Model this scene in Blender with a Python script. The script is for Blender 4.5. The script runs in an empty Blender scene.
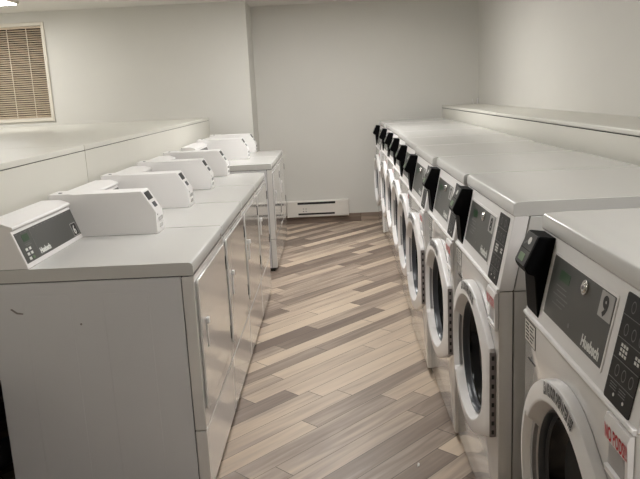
import bpy, bmesh, math, random
from mathutils import Vector, Matrix
random.seed(4)
scene = bpy.context.scene
COL = scene.collection
PI = math.pi

# ------------------------------------------------------------------ materials
def lin(c):
    return tuple(((v/255/12.92) if v/255 <= .04045 else ((v/255+.055)/1.055)**2.4) for v in c)

def mat(name, rgb, rough=.5, metal=0.0, spec=.5, coat=0.0, bump=0.0, bscale=200.0, vary=0.0, vscale=3.0, emit=0.0):
    m = bpy.data.materials.new(name); m.use_nodes = True
    nt = m.node_tree; b = nt.nodes['Principled BSDF']
    c = lin(rgb)
    b.inputs['Base Color'].default_value = (*c, 1)
    b.inputs['Roughness'].default_value = rough
    b.inputs['Metallic'].default_value = metal
    b.inputs['Specular IOR Level'].default_value = spec
    b.inputs['Coat Weight'].default_value = coat
    b.inputs['Coat Roughness'].default_value = .09
    tc = nt.nodes.new('ShaderNodeTexCoord')
    if vary > 0:
        n = nt.nodes.new('ShaderNodeTexNoise'); n.inputs['Scale'].default_value = vscale
        n.inputs['Detail'].default_value = 4
        nt.links.new(tc.outputs['Object'], n.inputs['Vector'])
        mx = nt.nodes.new('ShaderNodeMix'); mx.data_type = 'RGBA'
        mx.inputs[6].default_value = (*[v*(1-vary) for v in c], 1)
        mx.inputs[7].default_value = (*[min(1, v*(1+vary)) for v in c], 1)
        nt.links.new(n.outputs['Fac'], mx.inputs[0])
        nt.links.new(mx.outputs[2], b.inputs['Base Color'])
    if bump > 0:
        n2 = nt.nodes.new('ShaderNodeTexNoise'); n2.inputs['Scale'].default_value = bscale
        n2.inputs['Detail'].default_value = 3
        nt.links.new(tc.outputs['Object'], n2.inputs['Vector'])
        bp = nt.nodes.new('ShaderNodeBump'); bp.inputs['Strength'].default_value = bump
        bp.inputs['Distance'].default_value = .002
        nt.links.new(n2.outputs['Fac'], bp.inputs['Height'])
        nt.links.new(bp.outputs['Normal'], b.inputs['Normal'])
    if emit > 0:
        b.inputs['Emission Color'].default_value = (*c, 1)
        b.inputs['Emission Strength'].default_value = emit
    return m

M = {}
M['wall']    = mat('wall_paint', (213, 210, 203), .7, spec=.25, bump=.08, bscale=140, vary=.02)
M['ceil']    = mat('ceiling_paint', (214, 211, 205), .85, spec=.2, bump=.1, bscale=90)
M['ledge']   = mat('ledge_paint', (212, 209, 199), .38, spec=.45, bump=.1, bscale=25, vary=.02)
M['enamel']  = mat('white_enamel', (202, 200, 196), .22, spec=.5, coat=.25, vary=.012, vscale=5)
M['enamel2'] = mat('white_front_enamel', (218, 215, 211), .16, spec=.5, coat=1.0, bump=.03, bscale=6)
M['side']    = mat('grey_side_panel', (212, 211, 212), .34, spec=.45, vary=.03, vscale=4)
M['plastic'] = mat('white_plastic', (238, 235, 233), .3, spec=.5)
M['greyp']   = mat('light_grey_plastic_shade', (160, 158, 158), .3)
M['seam_shade']    = mat('dark_seam_shade', (38, 36, 34), .8)  # joints and slots, also shade painted under and behind the machines
M['over']    = mat('charcoal_overlay', (80, 80, 77), .38, spec=.5, vary=.04, vscale=20)
M['over2']   = mat('charcoal_overlay_line', (128, 128, 124), .4)
M['black']   = mat('black_plastic', (7, 7, 8), .6, spec=.08)
M['black2']  = mat('soft_black_plastic', (44, 43, 44), .4)
M['button']  = mat('button_panel_black', (22, 22, 22), .4, spec=.3)
M['white']   = mat('white_print', (225, 225, 220), .5)
M['dim']     = mat('dim_grey_print', (120, 120, 118), .5)
M['ink']     = mat('black_print', (18, 18, 18), .5)
M['red']     = mat('red_print', (196, 44, 52), .5)
M['sticker'] = mat('paper_sticker', (214, 210, 204), .5)
M['tag']     = mat('number_tag_grey', (178, 176, 173), .4)
M['green']   = mat('green_display', (28, 58, 30), .3, emit=.25)
M['lcd']     = mat('lcd_display', (92, 118, 84), .3, emit=.06)
M['chrome']  = mat('chrome', (210, 208, 204), .12, metal=1)
M['steel']   = mat('hinge_steel', (140, 132, 130), .4, metal=.2)
M['rubber']  = mat('grey_rubber', (62, 64, 69), .3)
M['glass']   = mat('dark_door_glass', (4, 5, 6), .12, spec=.22)
M['drum']    = mat('dark_drum', (22, 22, 24), .35)
M['heater']  = mat('heater_white', (222, 216, 208), .3)
M['frame']   = mat('window_frame_paint', (214, 207, 194), .45)
M['slat']    = mat('blind_slat', (196, 178, 156), .5)
M['cord']    = mat('blind_cord', (214, 204, 186), .6)
M['pane']    = mat('dark_window_glass', (36, 30, 26), .08)
M['hose']    = mat('silver_duct', (150, 150, 150), .35, metal=.7, bump=.5, bscale=60)

def light_mat(strength):
    m = bpy.data.materials.new('lamp_diffuser'); m.use_nodes = True
    nt = m.node_tree; b = nt.nodes['Principled BSDF']
    b.inputs['Base Color'].default_value = (.9, .9, .88, 1)
    b.inputs['Emission Color'].default_value = (1.0, .997, .985, 1)
    b.inputs['Emission Strength'].default_value = strength
    return m

def plank_mat(name, ang, w, L, along_z=False, seed=0.0):
    m = bpy.data.materials.new(name); m.use_nodes = True
    nt = m.node_tree; N = nt.nodes; K = nt.links; b = N['Principled BSDF']
    tc = N.new('ShaderNodeTexCoord')
    sep = N.new('ShaderNodeSeparateXYZ'); K.new(tc.outputs['Object'], sep.inputs[0])
    def val(x): 
        return x
    def mth(op, a, b_=None, c_=None):
        n = N.new('ShaderNodeMath'); n.operation = op
        for i, v in enumerate((a, b_, c_)):
            if v is None: continue
            if isinstance(v, (int, float)): n.inputs[i].default_value = v
            else: K.new(v, n.inputs[i])
        return n.outputs[0]
    X, Y = (sep.outputs['X'], sep.outputs['Z']) if along_z else (sep.outputs['X'], sep.outputs['Y'])
    ca, sa = math.cos(ang), math.sin(ang)
    u = mth('ADD', mth('MULTIPLY', X, ca), mth('MULTIPLY', Y, sa))
    v = mth('ADD', mth('MULTIPLY', X, -sa), mth('MULTIPLY', Y, ca))
    vr = mth('DIVIDE', mth('ADD', v, 40.0*w + .013), w)
    row = mth('FLOOR', vr); vf = mth('SUBTRACT', vr, row)
    wn = N.new('ShaderNodeTexWhiteNoise'); wn.noise_dimensions = '1D'
    K.new(mth('ADD', row, 3.7+seed), wn.inputs['W'])
    ur = mth('ADD', mth('DIVIDE', u, L), mth('MULTIPLY', wn.outputs['Value'], 7.0))
    col = mth('FLOOR', ur); uf = mth('SUBTRACT', ur, col)
    cmb = N.new('ShaderNodeCombineXYZ'); K.new(row, cmb.inputs[0]); K.new(col, cmb.inputs[1]); cmb.inputs[2].default_value = seed
    wn2 = N.new('ShaderNodeTexWhiteNoise'); wn2.noise_dimensions = '3D'; K.new(cmb.outputs[0], wn2.inputs['Vector'])
    ramp = N.new('ShaderNodeValToRGB'); cr = ramp.color_ramp
    stops = [(0, (122, 106, 95)), (.25, (142, 126, 113)), (.45, (166, 149, 134)), (.7, (194, 175, 155)), (1, (210, 191, 169))]
    cr.elements[0].position = 0; cr.elements[0].color = (*lin(stops[0][1]), 1)
    cr.elements[1].position = 1; cr.elements[1].color = (*lin(stops[-1][1]), 1)
    for p, c in stops[1:-1]:
        e = cr.elements.new(p); e.color = (*lin(c), 1)
    # long grain
    gv = N.new('ShaderNodeCombineXYZ')
    K.new(mth('MULTIPLY', u, 2.2), gv.inputs[0]); K.new(mth('MULTIPLY', v, 38.0), gv.inputs[1])
    K.new(mth('MULTIPLY', wn2.outputs['Value'], 30.0), gv.inputs[2])
    gn = N.new('ShaderNodeTexNoise'); gn.inputs['Scale'].default_value = 1.0; gn.inputs['Detail'].default_value = 5
    gn.inputs['Distortion'].default_value = .6
    K.new(gv.outputs[0], gn.inputs['Vector'])
    gv2 = N.new('ShaderNodeCombineXYZ')
    K.new(mth('MULTIPLY', u, 1.3), gv2.inputs[0]); K.new(mth('MULTIPLY', v, 9.0), gv2.inputs[1])
    K.new(mth('MULTIPLY', wn2.outputs['Value'], 11.0), gv2.inputs[2])
    gn2 = N.new('ShaderNodeTexNoise'); gn2.inputs['Scale'].default_value = 1.0; gn2.inputs['Detail'].default_value = 3
    K.new(gv2.outputs[0], gn2.inputs['Vector'])
    fac = mth('ADD', wn2.outputs['Value'], mth('ADD', mth('MULTIPLY', mth('SUBTRACT', gn.outputs['Fac'], .5), .8),
                                               mth('MULTIPLY', mth('SUBTRACT', gn2.outputs['Fac'], .5), .75)))
    K.new(fac, ramp.inputs[0])
    e1 = mth('LESS_THAN', mth('MINIMUM', vf, mth('SUBTRACT', 1.0, vf)), .0014/w)
    e2 = mth('LESS_THAN', mth('MINIMUM', uf, mth('SUBTRACT', 1.0, uf)), .0018/L)
    ed = mth('MAXIMUM', e1, e2)
    mx = N.new('ShaderNodeMix'); mx.data_type = 'RGBA'
    K.new(mth('MULTIPLY', ed, .9), mx.inputs[0]); K.new(ramp.outputs[0], mx.inputs[6]); mx.inputs[7].default_value = (*lin((58, 48, 42)), 1)
    K.new(mx.outputs[2], b.inputs['Base Color'])
    b.inputs['Roughness'].default_value = .42
    b.inputs['Specular IOR Level'].default_value = .35
    bp = N.new('ShaderNodeBump'); bp.inputs['Strength'].default_value = .15; bp.inputs['Distance'].default_value = .002
    K.new(mth('SUBTRACT', gn.outputs['Fac'], ed), bp.inputs['Height']); K.new(bp.outputs['Normal'], b.inputs['Normal'])
    return m
M['floor'] = plank_mat('diagonal_wood_planks', math.radians(46.5), .104, .92)
M['base']  = plank_mat('wood_baseboard', 0.0, .5, 1.15, along_z=True, seed=5.0)

# ------------------------------------------------------------------ mesh builder
class Fr:
    """a working frame: origin o, axes u, v and n = u x v"""
    def __init__(s, o, u, v):
        s.o = Vector(o); s.u = Vector(u).normalized(); s.v = Vector(v).normalized(); s.n = s.u.cross(s.v)
    def p(s, a, b, c=0.0):
        return s.o + s.u*a + s.v*b + s.n*c
WORLD = Fr((0, 0, 0), (1, 0, 0), (0, 1, 0))

def rr(u0, u1, v0, v1, r, n=5):
    pts = []
    for cx, cy, a0 in ((u1-r, v0+r, -90), (u1-r, v1-r, 0), (u0+r, v1-r, 90), (u0+r, v0+r, 180)):
        for k in range(n+1):
            a = math.radians(a0+90*k/n); pts.append((cx+r*math.cos(a), cy+r*math.sin(a)))
    return pts

_glyphs = {}
def glyph(text, size, bold):
    key = (text, size, bold)
    if key not in _glyphs:
        cu = bpy.data.curves.new('t', 'FONT'); cu.body = text; cu.size = size; cu.offset = bold; cu.resolution_u = 3
        ob = bpy.data.objects.new('t', cu); COL.objects.link(ob)
        dg = bpy.context.evaluated_depsgraph_get(); dg.update()
        me = bpy.data.meshes.new_from_object(ob.evaluated_get(dg))
        vs = [(v.co.x, v.co.y) for v in me.vertices]; fs = [tuple(f.vertices) for f in me.polygons]
        bpy.data.objects.remove(ob); bpy.data.curves.remove(cu); bpy.data.meshes.remove(me)
        w = (max(v[0] for v in vs), min(v[0] for v in vs)) if vs else (size*.3, 0)
        _glyphs[key] = (vs, fs, w)
    return _glyphs[key]

class MB:
    def __init__(s): s.bm = bmesh.new(); s.mats = []
    def mi(s, m):
        if m not in s.mats: s.mats.append(m)
        return s.mats.index(m)
    def face(s, pts, m):
        f = s.bm.faces.new([s.bm.verts.new(p) for p in pts]); f.material_index = s.mi(m); return f
    def mesh(s, pts, faces, m):
        vs = [s.bm.verts.new(p) for p in pts]; i = s.mi(m)
        for f in faces:
            try:
                g = s.bm.faces.new([vs[k] for k in f]); g.material_index = i
            except ValueError: pass
    def poly(s, fr, pts, n0, n1, m):
        k = len(pts)
        P = [fr.p(a, b, n0) for a, b in pts]+[fr.p(a, b, n1) for a, b in pts]
        F = [tuple(range(k-1, -1, -1)), tuple(range(k, 2*k))]+[(i, (i+1) % k, k+(i+1) % k, k+i) for i in range(k)]
        s.mesh(P, F, m)
    def box(s, fr, u0, u1, v0, v1, n0, n1, m):
        s.poly(fr, [(u0, v0), (u1, v0), (u1, v1), (u0, v1)], n0, n1, m)
    def flat(s, fr, pts, n, m):
        s.face([fr.p(a, b, n) for a, b in pts], m)
    def disc(s, fr, cu, cv, r, n0, n1, m, seg=24, r2=None):
        r2 = r if r2 is None else r2
        A = [(math.cos(2*PI*i/seg), math.sin(2*PI*i/seg)) for i in range(seg)]
        P = [fr.p(cu+r*a, cv+r*b, n0) for a, b in A]+[fr.p(cu+r2*a, cv+r2*b, n1) for a, b in A]
        F = [tuple(range(seg-1, -1, -1)), tuple(range(seg, 2*seg))]+[(i, (i+1) % seg, seg+(i+1) % seg, seg+i) for i in range(seg)]
        s.mesh(P, F, m)
    def rings(s, fr, loops, m, close=True):
        """loops: list of lists of (u,v,n), all the same length; skins them"""
        k = len(loops[0]); P = [fr.p(*q) for L in loops for q in L]; F = []
        for j in range(len(loops)-1):
            for i in range(k if close else k-1):
                a = j*k+i; b2 = j*k+(i+1) % k
                F.append((a, b2, b2+k, a+k))
        s.mesh(P, F, m)
    def text(s, fr, string, u, v, size, n, m, bold=0.0, squeeze=1.0, italic=0.0):
        vs, fs, w = glyph(string, size, bold)
        s.mesh([fr.p(u+(x+italic*y)*squeeze, v+y, n) for x, y in vs], fs, m)
        return w[0]*squeeze
    def tube(s, pts, r, m, seg=8):
        pts = [Vector(p) for p in pts]; loops = []
        for i, p in enumerate(pts):
            t = (pts[min(i+1, len(pts)-1)]-pts[max(i-1, 0)]).normalized()
            a = t.orthogonal().normalized(); b = t.cross(a)
            loops.append([p+(a*math.cos(2*PI*k/seg)+b*math.sin(2*PI*k/seg))*r for k in range(seg)])
        P = [q for L in loops for q in L]
        F = [(j*seg+i, j*seg+(i+1) % seg, (j+1)*seg+(i+1) % seg, (j+1)*seg+i) for j in range(len(pts)-1) for i in range(seg)]
        F += [tuple(range(seg-1, -1, -1)), tuple(range((len(pts)-1)*seg, len(pts)*seg))]
        s.mesh(P, F, m)
    def build(s, name, parent=None, bevel=0.0, smooth=True, seg=2):
        bmesh.ops.recalc_face_normals(s.bm, faces=s.bm.faces[:])
        me = bpy.data.meshes.new(name); s.bm.to_mesh(me); s.bm.free()
        for m in s.mats: me.materials.append(M[m] if isinstance(m, str) else m)
        if smooth:
            for p in me.polygons: p.use_smooth = True
            me.set_sharp_from_angle(angle=math.radians(32))
        o = bpy.data.objects.new(name, me); COL.objects.link(o)
        if parent: o.parent = parent
        if bevel:
            b = o.modifiers.new('Bevel', 'BEVEL'); b.width = bevel; b.segments = seg; b.limit_method = 'ANGLE'
            b.angle_limit = math.radians(35); b.harden_normals = True
        return o

def tag(o, label, cat, group=None):
    o['label'] = label; o['category'] = cat
    if group: o['group'] = group
    return o
def thing(name, label, cat, loc=(0, 0, 0), group=None):
    o = bpy.data.objects.new(name, None); o.empty_display_size = .1; COL.objects.link(o); o.location = loc
    return tag(o, label, cat, group)
def struct(o):
    o['kind'] = 'structure'; return o
def copy_thing(root, loc, label):
    r = root.copy(); COL.objects.link(r); r.location = loc; r['label'] = label
    for ch in list(root.children):
        c = ch.copy(); COL.objects.link(c); c.parent = r
        for g in list(ch.children):
            d = g.copy(); COL.objects.link(d); d.parent = c
    return r

# ------------------------------------------------------------------ room shell
ZC = 2.41; YB = 5.57; XR = 2.152; YW = 5.05; XWC = -.31; XL = -4.2; YF = -5.0
def slab(name, x0, x1, y0, y1, z0, z1, m):
    b = MB(); b.box(WORLD, x0, x1, y0, y1, z0, z1, m); return struct(b.build(name, smooth=False))
slab('floor', XL-.1, XR+.1, YF-.1, YB+.1, -.1, 0, 'floor')
slab('ceiling', XL-.1, XR+.1, YF-.1, YB+.1, ZC, ZC+.1, 'ceil')
slab('wall_back', XWC, XR+.1, YB, YB+.1, 0, ZC, 'wall')
slab('wall_right', XR, XR+.1, YF, YB, 0, ZC, 'wall')
slab('wall_left', XL-.1, XL, YF, YW, 0, ZC, 'wall')
slab('wall_front', XL, XR, YF-.1, YF, 0, ZC, 'wall')
# wall with the window: four pieces of one mesh around the opening
WX0, WX1, WZ0, WZ1 = -3.34, -2.412, 1.345, 2.272
b = MB()
b.box(WORLD, XL, WX0, YW, YB+.1, 0, ZC, 'wall'); b.box(WORLD, WX1, XWC, YW, YB+.1, 0, ZC, 'wall')
b.box(WORLD, WX0, WX1, YW, YB+.1, 0, WZ0, 'wall'); b.box(WORLD, WX0, WX1, YW, YB+.1, WZ1, ZC, 'wall')
struct(b.build('wall_window', smooth=False))
# baseboards of the floor's wood
b = MB(); b.box(WORLD, XWC, 1.72, YB-.012, YB, 0, .098, 'base'); struct(b.build('baseboard_back', bevel=.002))

# boxed-in ledges along both sides
def ledge(name, x0, x1, spans, z):
    b = MB()
    for y0, y1 in spans:
        b.box(WORLD, x0, x1, y0, y1, 0, z-.030, 'ledge')
    b.box(WORLD, x0+.0015, x1, spans[0][0], spans[-1][1], z-.030, z-.0262, 'seam_shade')
    return struct(b.build(name, smooth=False))
def lid(name, x0, x1, spans, z, bev):
    b = MB()
    for y0, y1 in spans: b.box(WORLD, x0, x1, y0, y1, z-.027, z, 'ledge')
    return struct(b.build(name, bevel=bev))
b = MB()
b.box(WORLD, XL, -.765, 1.243, YW, 0, 1.235, 'ledge')
b.box(WORLD, -.790, -.765, -3.2, 1.235, .50, 1.235, 'ledge'); b.box(WORLD, XL, -.790, -3.2, -3.17, 0, 1.235, 'ledge')  # near face left open at the foot so the gap behind the dryer goes dark
b.box(WORLD, -1.75, -1.72, -3.17, 1.243, 0, 1.235, 'seam_shade')  # dark sheet added inside the hollow, shade put into its colour
b.box(WORLD, XL, -.771, -3.2, YW, 1.235, 1.239, 'seam_shade')
struct(b.build('wall_ledge_left', smooth=False))
lid('trim_1', XL, -.765, [(-3.2, 1.235), (1.243, YW)], 1.265, .004)
ledge('wall_ledge_right', 1.745, XR, [(-3.2, YB)], 1.262)
lid('trim_2', 1.742, XR, [(-3.2, 2.95), (2.952, YB)], 1.262, .009)

# window with frame, glass, and its blind
w = bpy.data.objects.new('window_1', None); COL.objects.link(w); w.location = (WX0, YW, WZ0); struct(w)
def rel(o, root): o.location = -Vector(root.location); return o
b = MB()
for (x0, x1, z0, z1) in ((WX0-.035, WX1+.035, WZ1, WZ1+.035), (WX0-.035, WX1+.035, WZ0-.035, WZ0), (WX0-.035, WX0, WZ0, WZ1), (WX1, WX1+.035, WZ0, WZ1)):
    b.box(WORLD, x0, x1, YW-.018, YW, z0, z1, 'frame')
rel(b.build('window_frame', w, bevel=.004), w)
b = MB(); b.box(WORLD, WX0, WX1, YW+.09, YW+.1, WZ0, WZ1, 'pane'); rel(b.build('window_pane', w, smooth=False), w)
bl = thing('venetian_blind', 'tan horizontal slat blind hanging closed in the pale window frame', 'blind', (WX0, YW+.03, WZ0))
b = MB(); n = 40; pitch = (WZ1-WZ0-.04)/n
for k in range(n):
    z = WZ0+.012+pitch*(k+.5); a = math.radians(40)
    fr = Fr((WX0+.006, YW+.028, z), (1, 0, 0), (0, math.cos(a), math.sin(a)))
    b.box(fr, 0, WX1-WX0-.012, -.0115, .0115, -.0006, .0006, 'slat')
rel(b.build('slats', bl, smooth=False), bl)
b = MB(); b.box(WORLD, WX0+.004, WX1-.004, YW+.014, YW+.04, WZ1-.022, WZ1-.001, 'slat'); rel(b.build('head_rail', bl, bevel=.003), bl)
b = MB(); b.box(WORLD, WX0+.006, WX1-.006, YW+.018, YW+.038, WZ0+.001, WZ0+.012, 'slat'); rel(b.build('bottom_rail', bl, bevel=.002), bl)
for x in (-3.2, -2.99, -2.775, -2.575):
    b = MB(); b.box(WORLD, x-.004, x+.004, YW+.0125, YW+.0140, WZ0+.01, WZ1-.02, 'cord'); rel(b.build('ladder_cord', bl, smooth=False), bl)

# baseboard heater
h = thing('baseboard_heater', 'long white baseboard heater mounted low on the back wall', 'heater', (.315, YB, 0))
hf = Fr((.315, YB, 0), (1, 0, 0), (0, 0, 1))          # n = -y, towards the room
b = MB()
b.poly(Fr((.315, YB, 0), (0, -1, 0), (0, 0, 1)), [(0, .082), (.055, .082), (.062, .09), (.062, .256), (.055, .264), (0, .266)], -.342, .342, 'heater')
rel(b.build('body', h, bevel=.002), h)
b = MB(); b.box(hf, -.23, .20, .228, .253, .050, .0640, 'seam_shade'); rel(b.build('outlet_slot', h, smooth=False), h)
b = MB(); b.box(hf, -.225, .19, .108, .128, .050, .0635, 'seam_shade'); rel(b.build('inlet_slot', h, smooth=False), h)
for x in (-.352, .342):
    b = MB(); b.box(hf, x, x+.01, .080, .268, 0, .066, 'heater'); rel(b.build('end_cap', h, bevel=.003), h)
for x in (-.165, -.135):
    for z in (.150, .178):
        b = MB(); b.disc(hf, x, z, .005, .061, .0640, 'ink', 10); rel(b.build('vent_hole', h, smooth=False), h)

# foil duct lying behind the nearest dryer
p = MB(); pts = [(-.93+.02*math.sin(k*.9), -.05+.05*k, .057+.004*math.sin(k*2.1)) for k in range(9)]
p.tube(pts, .055, 'hose', 14)
tag(p.build('foil_duct'), 'crinkled silver duct on the dark floor behind the nearest dryer, at the lower left edge', 'duct')

# pipe stub in the corner of the right ledge
p = MB(); p.tube([(2.125, 5.51, 1.263), (2.128, 5.51, 1.325)], .007, 'plastic', 10)
tag(p.build('pipe_stub'), 'thin white pipe stub standing on the right ledge in the far corner', 'pipe')
p = MB(); p.tube([(2.085, 5.54, 1.263), (2.078, 5.545, 1.315)], .004, 'plastic', 8)
tag(p.build('cable_end'), 'thin white cable end beside the pipe stub on the ledge', 'cable')

# ------------------------------------------------------------------ ceiling lamps
def lamp(x, y, lx, ly, label, strength, mtl=None):
    t = thing('ceiling_light', label, 'light', (x, y, ZC), 'flush ceiling lights')
    b = MB()
    b.box(WORLD, -lx/2, lx/2, -ly/2, ly/2, -.03, -.001, 'frame'); b.build('housing', t, bevel=.003)
    b = MB(); b.box(WORLD, -lx/2+.02, lx/2-.02, -ly/2+.02, ly/2-.02, -.036, -.0305, light_mat(strength)); b.build('diffuser', t, smooth=False)
    return t
lamp(-2.88, 4.10, 1.22, .32, 'bright flush ceiling light cut off at the top left corner', 20)
lamp(.25, .75, .32, 1.22, 'flush ceiling light over the near end of the aisle', 20)
lamp(.45, 3.50, .32, 1.22, 'flush ceiling light over the far half of the aisle', 41)
lamp(-2.6, .4, 1.22, .32, 'unseen flush ceiling light added left of the dryer row, near the camera', 21)  # added fill, evens out the light across the room
lamp(1.60, -2.0, .32, 1.22, 'unseen flush ceiling light added behind the camera', 28)  # added fill, placed to brighten the washers' near faces

# ------------------------------------------------------------------ dryers (left row). local: front plane x=0 facing +x, s = y
def make_dryer(label, group):
    W = .687; DP = .735
    t = thing('clothes_dryer', label, 'dryer', (0, 0, 0), group)
    F = Fr((0, 0, 0), (0, 1, 0), (0, 0, 1))                     # (s, z, d)
    P = Fr((0, 0, 0), (1, 0, 0), (0, 0, 1))                     # (x, z, -s)
    b = MB()
    b.box(F, .012, W-.012, .022, .863, -DP+.01, -.043, 'seam_shade')
    b.box(F, .002, W-.002, .030, .862, -DP, -.046, 'side')
    # two shallow pressed rectangles on each side sheet
    for s0, s1 in ((.0011, .004), (W-.004, W-.0011)):
        for x0, x1 in ((-.612, -.442), (-.327, -.164)):
            pts = rr(x0, x1, .1, .814, .012)
            b.poly(P, pts, -s1, -s0, 'side')
    b.build('cabinet', t, bevel=.003)
    b = MB(); b.poly(P, [(-.695, 0), (-.022, 0), (-.022, .026), (-.695, .026)], -W+.01, -.01, 'seam_shade'); b.build('base', t, smooth=False)  # dark block stands in for the shaded gap under the dryer
    # front shell
    b = MB(); b.box(F, .001, W-.001, .277, .862, -.043, 0, 'enamel2'); b.build('front_panel', t, bevel=.004)
    b = MB(); b.box(F, .001, W-.001, .030, .273, -.043, .001, 'enamel2'); b.build('lower_panel', t, bevel=.004)
    # top with rolled front edge
    b = MB(); b.poly(P, [(-DP-.004, .866), (-.004, .866), (.002, .873), (.002, .900), (-.003, .910), (-.012, .914), (-DP-.004, .914)], -W+.0015, -.0015, 'enamel')
    b.build('top_panel', t, bevel=.002)
    # door
    b = MB(); b.poly(F, rr(.030, .654, .345, .840, .014), .0008, .010, 'enamel2')
    door = b.build('door', t, bevel=.004, seg=3)
    b = MB()
    b.poly(F, rr(.108, .126, .652, .676, .004), .0105, .023, 'plastic'); b.poly(F, rr(.110, .122, .560, .664, .004), .0105, .0145, 'plastic')
    b.build('door_handle', door, bevel=.003)
    for z0 in (.72, .395):
        b = MB(); b.box(F, .6550, .6650, z0, z0+.060, .0003, .0125, 'seam_shade'); b.build('hinge', t, bevel=.001)
    b = MB(); b.disc(F, .62, .885, .006, -.002, .004, 'chrome', 12); b.build('screw', t)
    # console at the back
    z0, z1 = .9145, 1.050; xf0, xf1 = -.575, -.622
    b = MB()
    b.poly(P, [(-DP, z0), (xf0, z0), (xf1, z1), (xf1+.009, z1+.006), (xf1+.007, z1+.015), (-.655, 1.080), (-DP, 1.080)], -.558, -.001, 'plastic')
    con = b.build('console', t, bevel=.003)
    C = Fr((xf0, 0, z0), (0, 1, 0), (xf1-xf0, 0, z1-z0)); H = math.hypot(xf1-xf0, z1-z0)
    b = MB(); b.poly(C, [(.012, .018), (.552, .018), (.552, H-.012), (.012, H-.012)], -.004, .0015, 'over')
    e = .0021
    b.box(C, .128, .1295, .019, H-.014, .0010, e, 'over2')
    for k in range(14): b.box(C, .02+.036*k, .034+.036*k, H-.019, H-.0175, .001, e, 'over2')
    b.poly(C, rr(.055, .105, .092, .118, .004), .001, e, 'green')
    for k in range(3):
        for j in range(2): b.box(C, .040+.028*j, .056+.028*j, .025+.017*k, .035+.017*k, .001, e+.001, 'white' if (j, k) != (1, 0) else 'lcd')
    b.box(C, .058, .104, .076, .078, .001, e, 'dim'); b.box(C, .052, .098, .082, .0835, .001, e, 'dim')
    b.text(C, 'Huebsch', .140, .028, .027, e, 'white', .0018)
    b.build('graphic_panel', con, smooth=False)
    # payment meter case at the far end
    s0, s1 = .560, .674; z1 = 1.099; DM = .705
    b = MB(); b.poly(P, [(-DM, z0), (-.253, z0), (-.253, 1.006), (-.308, z1), (-.60, z1), (-.62, z1+.003), (-DM, z1+.003)], -s1, -s0, 'plastic')
    mc = b.build('meter_case', t, bevel=.003)
    Q = Fr((-.253, 0, 1.006), (0, 1, 0), (-.055, 0, z1-1.006))
    b = MB(); b.poly(Q, rr(s0+.018, s0+.088, .060, .098, .002), .0002, .0022, 'button'); b.build('meter_display', mc, smooth=False)
    b = MB(); b.poly(Q, rr(s0+.034, s0+.078, .022, .046, .002), .0002, .0022, 'rubber'); b.build('card_slot', mc, smooth=False)
    Q2 = Fr((-.253, 0, z0), (0, 1, 0), (0, 0, 1))
    b = MB()
    b.poly(Q2, rr(s0+.03, s0+.1, .050, .066, .004), .0002, .003, 'enamel'); b.poly(Q2, rr(s0+.04, s0+.09, .02, .036, .004), .0002, .003, 'enamel')
    b.disc(Q2, s0+.02, .08, .004, .0002, .002, 'steel', 10)
    b.build('coin_plate', mc, bevel=.001)
    b = MB(); b.disc(Fr((-.665, s0+.035, z1+.003), (1, 0, 0), (0, 1, 0)), 0, 0, .008, .0, .0015, 'seam_shade', 12); b.build('lock_hole', mc)
    return t
DG = 'white dryers in the left row'
dl = ['white clothes dryer nearest the camera, its whole grey side and dark console showing',
      'second white clothes dryer from the camera, in the left row',
      'third white clothes dryer from the camera, in the left row',
      'fourth white clothes dryer from the camera, just before the gap in the row',
      'white clothes dryer just beyond the gap in the left row, its side edge showing',
      'last white clothes dryer in the left row, closest to the baseboard heater']
dry = make_dryer(dl[0], DG)
for k, y in enumerate((.696, 1.392, 2.088, 3.40, 4.09)):
    copy_thing(dry, (0, y, 0), dl[k+1])
# small number sticker on the near dryer's console, and a scuff on its side sheet
con = [c for c in dry.children if c.name.startswith('console')][0]
C = Fr((-.575, 0, .9145), (0, 1, 0), (-.047, 0, .1355))
b = MB(); b.poly(C, rr(.478, .534, .020, .076, .003), .0012, .0026, 'tag'); b.poly(C, rr(.481, .531, .023, .073, .002), .002, .0030, 'button')
b.text(C, '6', .488, .029, .052, .0033, 'white', .0015); b.build('number_sticker', con, smooth=False)

G = Fr((0, 0, 0), (1, 0, 0), (0, 0, 1))
b = MB(); b.poly(G, [(-.662, .770), (-.640, .752), (-.618, .750), (-.616, .754), (-.638, .759), (-.655, .773)], -.0008, -.0015, 'steel'); b.build('scuff_mark', dry, smooth=False)
b = MB(); b.disc(G, -.414, .706, .004, -.0008, .0006, 'steel', 12); b.build('side_screw', dry)

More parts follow.
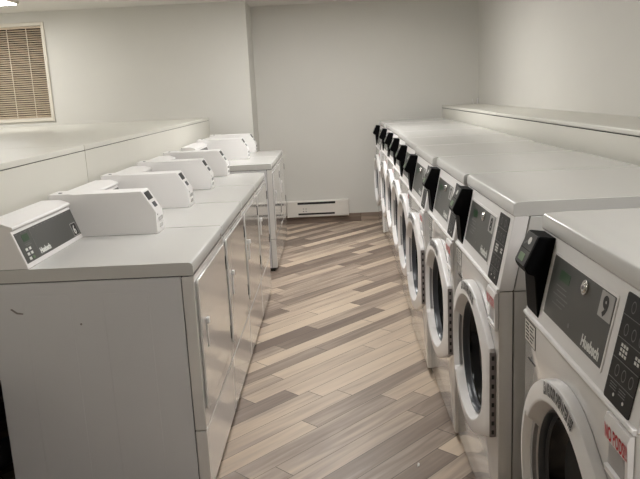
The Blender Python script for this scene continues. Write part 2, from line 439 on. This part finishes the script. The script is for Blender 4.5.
# ------------------------------------------------------------------ washers (right row). local: front plane x=0 facing -x, s = -y
WW = .708; WD = .715; ZB = .863; ZP = 1.090; XS = .045
DC, DZ, DR = .374, .533, .270
def outline(R, cx, zt, zb, n=72):
    """door outline: a circle whose right side is drawn out to a flat hinge edge between two corners"""
    pts = []
    for i in range(n):
        a = 2*PI*i/n; c, s_ = math.cos(a), math.sin(a); r = R
        cz = zt if s_ >= 0 else zb
        ta = math.atan2(cz, cx)+math.acos(R/math.hypot(cx, cz))
        if abs(math.atan2(s_, c)) < ta:
            r = R/(c*math.cos(ta)+abs(s_)*math.sin(ta))
            if c > 1e-6: r = min(r, cx/c)
        pts.append((DC+r*c, DZ+r*s_))
    return pts
def make_washer(label, group, loc):
    t = thing('washing_machine', label, 'washer', loc, group)
    F = Fr((0, 0, 0), (0, -1, 0), (0, 0, 1))                    # (s, z, d)
    P = Fr((0, 0, 0), (-1, 0, 0), (0, 0, 1))                    # (d, z, -s)
    b = MB()
    b.poly(P, [(-.041, .036), (-WD+.01, .036), (-WD+.01, 1.088), (-.09, 1.088), (-.041, ZB)], -WW+.014, -.014, 'seam_shade')
    b.poly(P, [(-.046, .036), (-WD, .036), (-WD, ZB-.0015), (-.046, ZB-.0015)], -WW+.001, -.001, 'enamel')
    b.poly(P, [(-.046, ZB+.0015), (-WD, ZB+.0015), (-WD, 1.089), (-.092, 1.089)], -WW+.001, -.001, 'enamel')
    b.build('cabinet', t, bevel=.002)
    b = MB(); b.box(F, .012, WW-.012, 0, .036, -WD+.02, -.03, 'seam_shade'); b.build('base', t, smooth=False)  # shadow gap below the washer, made as a dark block
    # front panel with the round opening
    n = 72; rect = (.001, WW-.001, .036, ZB-.0015); circ = [(DC+.199*math.cos(2*PI*i/n), DZ+.199*math.sin(2*PI*i/n)) for i in range(n)]
    out = []
    for i in range(n):
        c, s_ = math.cos(2*PI*i/n), math.sin(2*PI*i/n)
        tx = ((rect[1]-DC)/c if c > 1e-9 else (rect[0]-DC)/c if c < -1e-9 else 1e9)
        tz = ((rect[3]-DZ)/s_ if s_ > 1e-9 else (rect[2]-DZ)/s_ if s_ < -1e-9 else 1e9)
        r = min(tx, tz); out.append([DC+r*c, DZ+r*s_])
    for cu, cv in ((rect[0], rect[2]), (rect[1], rect[2]), (rect[1], rect[3]), (rect[0], rect[3])):
        j = min(range(n), key=lambda i: (out[i][0]-cu)**2+(out[i][1]-cv)**2); out[j] = [cu, cv]
    q = .006
    def inset(p, e): return (min(max(p[0], rect[0]+e), rect[1]-e), min(max(p[1], rect[2]+e), rect[3]-e))
    b = MB()
    b.rings(F, [[(u, v, -.042) for u, v in out], [(u, v, -q) for u, v in out], [(*inset(p_, q*.3), -q*.3) for p_ in out], [(*inset(p_, q), 0) for p_ in out],
                [(u, v, 0) for u, v in circ], [(u, v, -.042) for u, v in circ]], 'enamel2')
    b.build('front_panel', t)
    # raised bead and the leaning control panel
    b = MB()
    b.poly(P, [(0, ZB+.001), (-.0435, ZB+.001), (-.089, ZP), (-XS, ZP)], -WW+.001, -.001, 'plastic')
    cp = b.build('control_panel', t, bevel=.003)
    b = MB(); b.poly(P, [(-.004, ZB-.004), (.005, ZB-.003), (.007, ZB+.002), (.004, ZB+.008), (-.004, ZB+.010)], -WW+.003, -.003, 'plastic'); b.build('trim_bead', t, bevel=.0015)
    # top with rolled front lip
    pts = [(-WD-.004, ZP), (-XS+.001, ZP), (-XS+.004, ZP+.004), (-XS+.003, 1.122), (-XS-.002, 1.130), (-XS-.010, 1.133), (-XS-.06, 1.1345), (-WD-.004, 1.1345)]
    b = MB(); b.poly(P, pts, -WW+.001, -.001, 'enamel'); b.build('top_panel', t, bevel=.003, seg=2)
    # graphic panel on the slope
    C = Fr((0, 0, ZB), (0, -1, 0), (XS, 0, ZP-ZB)); e = .0026
    def V(z): return (z-ZB)/(ZP-ZB)*math.hypot(XS, ZP-ZB)
    b = MB()
    b.poly(C, rr(.133, .523, V(.900), V(1.060), .006), .0002, .0016, 'plastic')
    b.poly(C, rr(.140, .516, V(.907), V(1.053), .003), .001, .0020, 'over')
    b.poly(C, rr(.200, .266, V(1.006), V(1.030), .003), .001, e, 'green')
    for k, (a0, a1) in enumerate(((.19, .26), (.20, .265), (.18, .28), (.21, .27), (.185, .255))):
        z = .990-.011*k; b.box(C, a0, a1, V(z), V(z)+.0022, .001, e, 'dim')
    b.disc(C, .315, V(.928), .006, .001, e, 'dim', 12)
    b.text(C, 'Huebsch', .400, V(.917), .033, e, 'white', .0016, .86)
    gp = b.build('graphic_panel', cp, smooth=False)
    b = MB(); b.disc(C, .362, V(1.030), .0165, .0015, .007, 'chrome', 24); b.disc(C, .362, V(1.030), .0125, .007, .010, 'chrome', 24, .010); b.box(C, .358, .366, V(1.026), V(1.034), .0098, .0112, 'steel')
    b.build('key_lock', cp, bevel=.0008)
    # cycle button panel
    b = MB()
    b.poly(C, rr(.556, .672, V(.872), V(1.079), .006), .0002, .002, 'button')
    for z in (.914, .953, .992, 1.036): b.box(C, .559, .669, V(z), V(z)+.0013, .001, e, 'dim')
    for k in range(4):
        u = .600; z = .880+.039*k
    for u, z, kk in ((.580, .962, 3), (.643, .968, 2)):
        for i in range(kk):
            for j in range(kk): b.box(C, u+.011*i, u+.011*i+.007, V(z)+.009*j, V(z)+.009*j+.006, .001, e, 'white')
    for u, z in ((.588, .934), (.618, .934), (.650, .934), (.585, 1.012), (.618, 1.012), (.650, 1.012), (.593, 1.057), (.638, 1.057)):
        ringo = [(math.cos(2*PI*i/16), math.sin(2*PI*i/16)) for i in range(16)]
        b.rings(C, [[(u+.009*x, V(z)+.012*y, e) for x, y in ringo], [(u+.0072*x, V(z)+.0098*y, e) for x, y in ringo]], 'dim')
    for u, z in ((.596, .889), (.638, .889)): b.disc(C, u, V(z), .0035, .001, e, 'white', 10)
    for u in (.573, .613): 
        for k in range(3): b.box(C, u, u+.028, V(.897+.005*k), V(.897+.005*k)+.0014, .001, e, 'dim')
    b.build('button_panel', cp, smooth=False)
    # card reader: black wedge hung on the left of the panel
    s0, s1 = .014, .112
    prof = [(-.046, 1.087), (-.003, 1.093), (.034, 1.013), (.026, .996), (.008, .990), (.000, .885), (-.006, .872), (-.010, ZB+.030)]
    b = MB(); b.poly(P, prof, -s1, -s0, 'black'); cr = b.build('card_reader', t, bevel=.004)
    R = Fr((-.034, 0, 1.013), (0, -1, 0), (.037, 0, .080))     # sloped face of its head
    b = MB(); b.poly(R, rr(s0+.004, s1-.010, .002, .086, .003), .0002, .0012, 'black2'); b.build('reader_face', cr, smooth=False)
    b = MB(); b.poly(R, rr(s0+.022, s1-.034, .010, .030, .002), .0008, .0022, 'lcd'); b.build('reader_display', cr, smooth=False)
    b = MB()
    A = [(math.cos(2*PI*i/20), math.sin(2*PI*i/20)) for i in range(20)]
    b.flat(R, [(s0+.052+.012*x, .066+.010*y) for x, y in A], .0020, 'white')
    for k in range(4): b.box(R, s0+.018+.006*k, s0+.0225+.006*k, .050+.003*k, .057+.003*k, .001, .0020, 'dim')
    b.box(R, s0+.006, s1-.012, .0415, .043, .001, .002, 'black')
    b.build('reader_logo', cr, smooth=False)
    # notice sticker and key slot under the bead
    b = MB(); b.poly(F, rr(.006, .103, .786, .850, .003), .0002, .0012, 'ink'); b.poly(F, rr(.009, .100, .789, .847, .002), .0005, .0016, 'sticker')
    for k in range(5):
        b.box(F, .016, .045, .796+.010*k, .801+.010*k, .001, .0020, 'ink')
        b.box(F, .053, .078+.008*(k % 3), .796+.010*k, .800+.010*k, .001, .0020, 'ink')
    b.build('notice_sticker', t, smooth=False)
    b = MB(); b.poly(F, rr(.040, .104, .7425, .7475, .002), .0002, .0012, 'ink'); b.build('key_slot', t, smooth=False)
    # ---- door
    def tilt(s_): return -.016*max(0.0, min(1.0, (s_-.18)/.46))     # the ring comes closer to the cabinet at the hinge
    O = outline(DR, .300, .130, .158); n = len(O)
    ang = [2*PI*i/n for i in range(n)]
    def sector(i):
        a = math.degrees(ang[i]); return 1.0 if 150 <= a <= 212 else 0.0
    def lp(f, dd, R0=None, pocket=0.0):
        L = []
        for i, (u, v) in enumerate(O):
            if R0 is None:
                x, z = DC+(u-DC)*f, DZ+(v-DZ)*f
            else:
                x, z = DC+R0*math.cos(ang[i]), DZ+R0*math.sin(ang[i])
            d = dd+tilt(x)-pocket*sector(i)
            L.append((x, z, max(.0015, d)))
        return L
    def mix(w_, dd, pocket=0.0):
        L = []
        for i, (u, v) in enumerate(O):
            x0, z0 = DC+.202*math.cos(ang[i]), DZ+.202*math.sin(ang[i])
            x, z = x0+(u-x0)*w_, z0+(v-z0)*w_
            L.append((x, z, max(.0015, dd+tilt(x)-pocket*sector(i))))
        return L
    b = MB()
    b.rings(F, [lp(1.0, .001), lp(1.0, .030), lp(.992, .035), lp(.980, .037), mix(.62, .040), mix(.36, .042, .020), mix(.30, .0425, .026), mix(.25, .041, .026), mix(.21, .036, .024),
                lp(0, .014, .203), lp(0, .002, .200)], 'plastic')
    door = b.build('door', t)
    # seal rings, bowl of dark glass
    def circ_loops(prof_): return [[(DC+r*math.cos(a), DZ+r*math.sin(a), d) for a in ang] for r, d in prof_]
    b = MB(); b.rings(F, circ_loops([(.1995, .003), (.1975, .011), (.194, .012), (.191, .006), (.190, -.006), (.186, -.005), (.183, -.012)]), 'rubber'); b.build('door_seal', door)
    b = MB(); b.rings(F, circ_loops([(.185, -.011), (.178, -.020), (.12, -.060), (.06, -.085), (.001, -.092)]), 'glass'); b.build('door_glass', door)
    b = MB(); b.rings(F, circ_loops([(.1995, .002), (.1975, -.04)]), 'drum'); b.build('drum_rim', t)
    # handle: grey grip plate in the pocket on the left of the ring
    b = MB()
    seg = [math.radians(153+57*k/14) for k in range(15)]
    for r0, r1, d0, d1, m_ in ((.206, .224, .012, .024, 'greyp'), (.226, .2345, .012, .020, 'rubber')):
        lo = [(DC+r0*math.cos(a), DZ+r0*math.sin(a)) for a in seg]; hi = [(DC+r1*math.cos(a), DZ+r1*math.sin(a)) for a in reversed(seg)]
        pts = lo+hi; k = len(pts)
        P2 = [F.p(u, v, d0) for u, v in pts]+[F.p(u, v, d1) for u, v in pts]
        fs = [(i, (i+1) % k, k+(i+1) % k, k+i) for i in range(k)]
        for i in range(14):
            fs.append((k+i, k+i+1, k+k-2-i, k+k-1-i))
        b.mesh(P2, fs, m_)
    b.build('door_handle', door)
    # hinge plate along the flat edge
    b = MB()
    b.box(F, DC+.3005, DC+.305, DZ-.156, DZ+.128, .0008, .020, 'steel')
    for k in range(9): b.box(F, DC+.3045, DC+.3060, DZ-.146+.031*k, DZ-.132+.031*k, .006, .014, 'ink')
    b.build('hinge_plate', door, bevel=.0006)
    # notice printed round the ring
    b = MB()
    msg = 'LEAVE DOOR OPEN AFTER USE'; rad = .2405; size = .036; a = math.radians(107)
    for chx in msg:
        if chx == ' ':
            a -= .0032/rad; continue
        vs, fs, wd = glyph(chx, size, .0026); wch = (wd[0]-wd[1])*.275
        am = a-(wch/2)/rad
        ru = (math.cos(am), math.sin(am)); tu = (math.sin(am), -math.cos(am))
        pts = []
        for x, y in vs:
            px = (x-wd[1])*.275-wch/2; py = y
            u = DC+ru[0]*(rad+py)+tu[0]*px; v = DZ+ru[1]*(rad+py)+tu[1]*px
            pts.append((u, v, .0432+tilt(u)-.0016*max(0, py/.03)))
        b.mesh([F.p(*q_) for q_ in pts], fs, 'ink')
        a -= (wch+.0008)/rad
    b.build('door_notice', door, smooth=False)
    # detergent drawer
    b = MB()
    prof = [(.0005, .803), (.011, .806), (.013, .845), (.009, .857), (.0005, .858)]
    b.poly(P, prof, -.704, -.598, 'plastic')                            # upper band
    b.poly(P, [(.0005, .738), (.010, .741), (.011, .806), (.0005, .806)], -.704, -.692, 'plastic')     # right cheek
    b.poly(P, [(.0005, .738), (.010, .738), (.011, .750), (.0005, .752)], -.692, -.598, 'plastic')     # lower lip
    b.poly(P, [(.0005, .752), (.004, .752), (.001, .803), (.0005, .803)], -.692, -.598, 'greyp')       # finger scoop, its shade painted in grey
    dd = b.build('detergent_drawer', t, bevel=.002)
    D = Fr((-.0112, 0, .806), (0, -1, 0), (-.002, 0, .039))
    b = MB(); b.text(D, 'NO PODS!!', .601, .004, .041, .0008, 'red', .0010, .50); b.build('warning_text', dd, smooth=False)
    return t
WG = 'white front-load washers in the right row'
offs = [(1.012, -.532), (.984, .362), (.972, 1.077), (.953, 1.792), (.971, 2.507), (.990, 3.222), (1.003, 3.938), (1.006, 4.650), (.990, 5.375)]
wl = ['white front-load washer nearest the camera, tagged 9, standing apart from the row',
      'second white front-load washer from the camera, its near side and control panel in full view',
      'third white front-load washer from the camera, in the right row',
      'fourth white front-load washer from the camera, in the right row',
      'fifth white front-load washer from the camera, in the right row',
      'sixth white front-load washer from the camera, in the right row',
      'seventh white front-load washer from the camera, in the right row',
      'eighth white front-load washer from the camera, next to the last one',
      'last white front-load washer in the right row, against the back wall']
wm = make_washer(wl[0], WG, (offs[0][0], offs[0][1], 0))
ws = [wm]+[copy_thing(wm, (x, y, 0), wl[k+1]) for k, (x, y) in enumerate(offs[1:])]
# number tags, one per machine
C = Fr((0, 0, ZB), (0, -1, 0), (XS, 0, ZP-ZB)); L0 = math.hypot(XS, ZP-ZB)/(ZP-ZB)
for k, wmk in enumerate(ws):
    cp = [c for c in wmk.children if c.name.startswith('control_panel')][0]
    b = MB(); b.poly(C, rr(.448, .513, (.998-ZB)*L0, (1.051-ZB)*L0, .002), .0021, .0032, 'tag')
    b.text(C, str(9-k), .464, (1.005-ZB)*L0, .056, .0036, 'ink', .0028); b.build('number_tag', cp, smooth=False)

b = MB(); b.poly(WORLD, [(.788, .170), (.797, .176), (.800, .192), (.794, .199), (.790, .186)], .0006, .004, 'sticker')
tag(b.build('lint_scrap', smooth=False), 'tiny pale scrap lying on the planks in front of the second washer', 'scrap')
# ------------------------------------------------------------------ camera
f, pitch, roll, yaw = FCAM = (701.2, math.radians(11.89), math.radians(-2.82), math.radians(-1.34))
cy, sy, cp_, sp = math.cos(yaw), math.sin(yaw), math.cos(pitch), math.sin(pitch)
fw = Vector((sy*cp_, cy*cp_, -sp)); rt = Vector((cy, -sy, 0)); up = rt.cross(fw)
r2 = rt*math.cos(roll)+up*math.sin(roll); u2 = -rt*math.sin(roll)+up*math.cos(roll)
cam = bpy.data.cameras.new('camera'); co = bpy.data.objects.new('camera', cam); COL.objects.link(co)
mw = Matrix((r2, u2, -fw)).transposed().to_4x4(); mw.translation = Vector((.50574, -2.36911, 1.47433)); co.matrix_world = mw
cam.sensor_width = 36; cam.sensor_fit = 'HORIZONTAL'; cam.lens = f/640*36; cam.clip_start = .05
scene.camera = co

wd = bpy.data.worlds.new('world'); scene.world = wd; wd.use_nodes = True
wd.node_tree.nodes['Background'].inputs[0].default_value = (.02, .02, .02, 1)
scene.view_settings.view_transform = 'Standard'; scene.view_settings.look = 'None'
scene.view_settings.exposure = 0.0; scene.view_settings.gamma = 1.0; scene.view_settings.use_curve_mapping = False
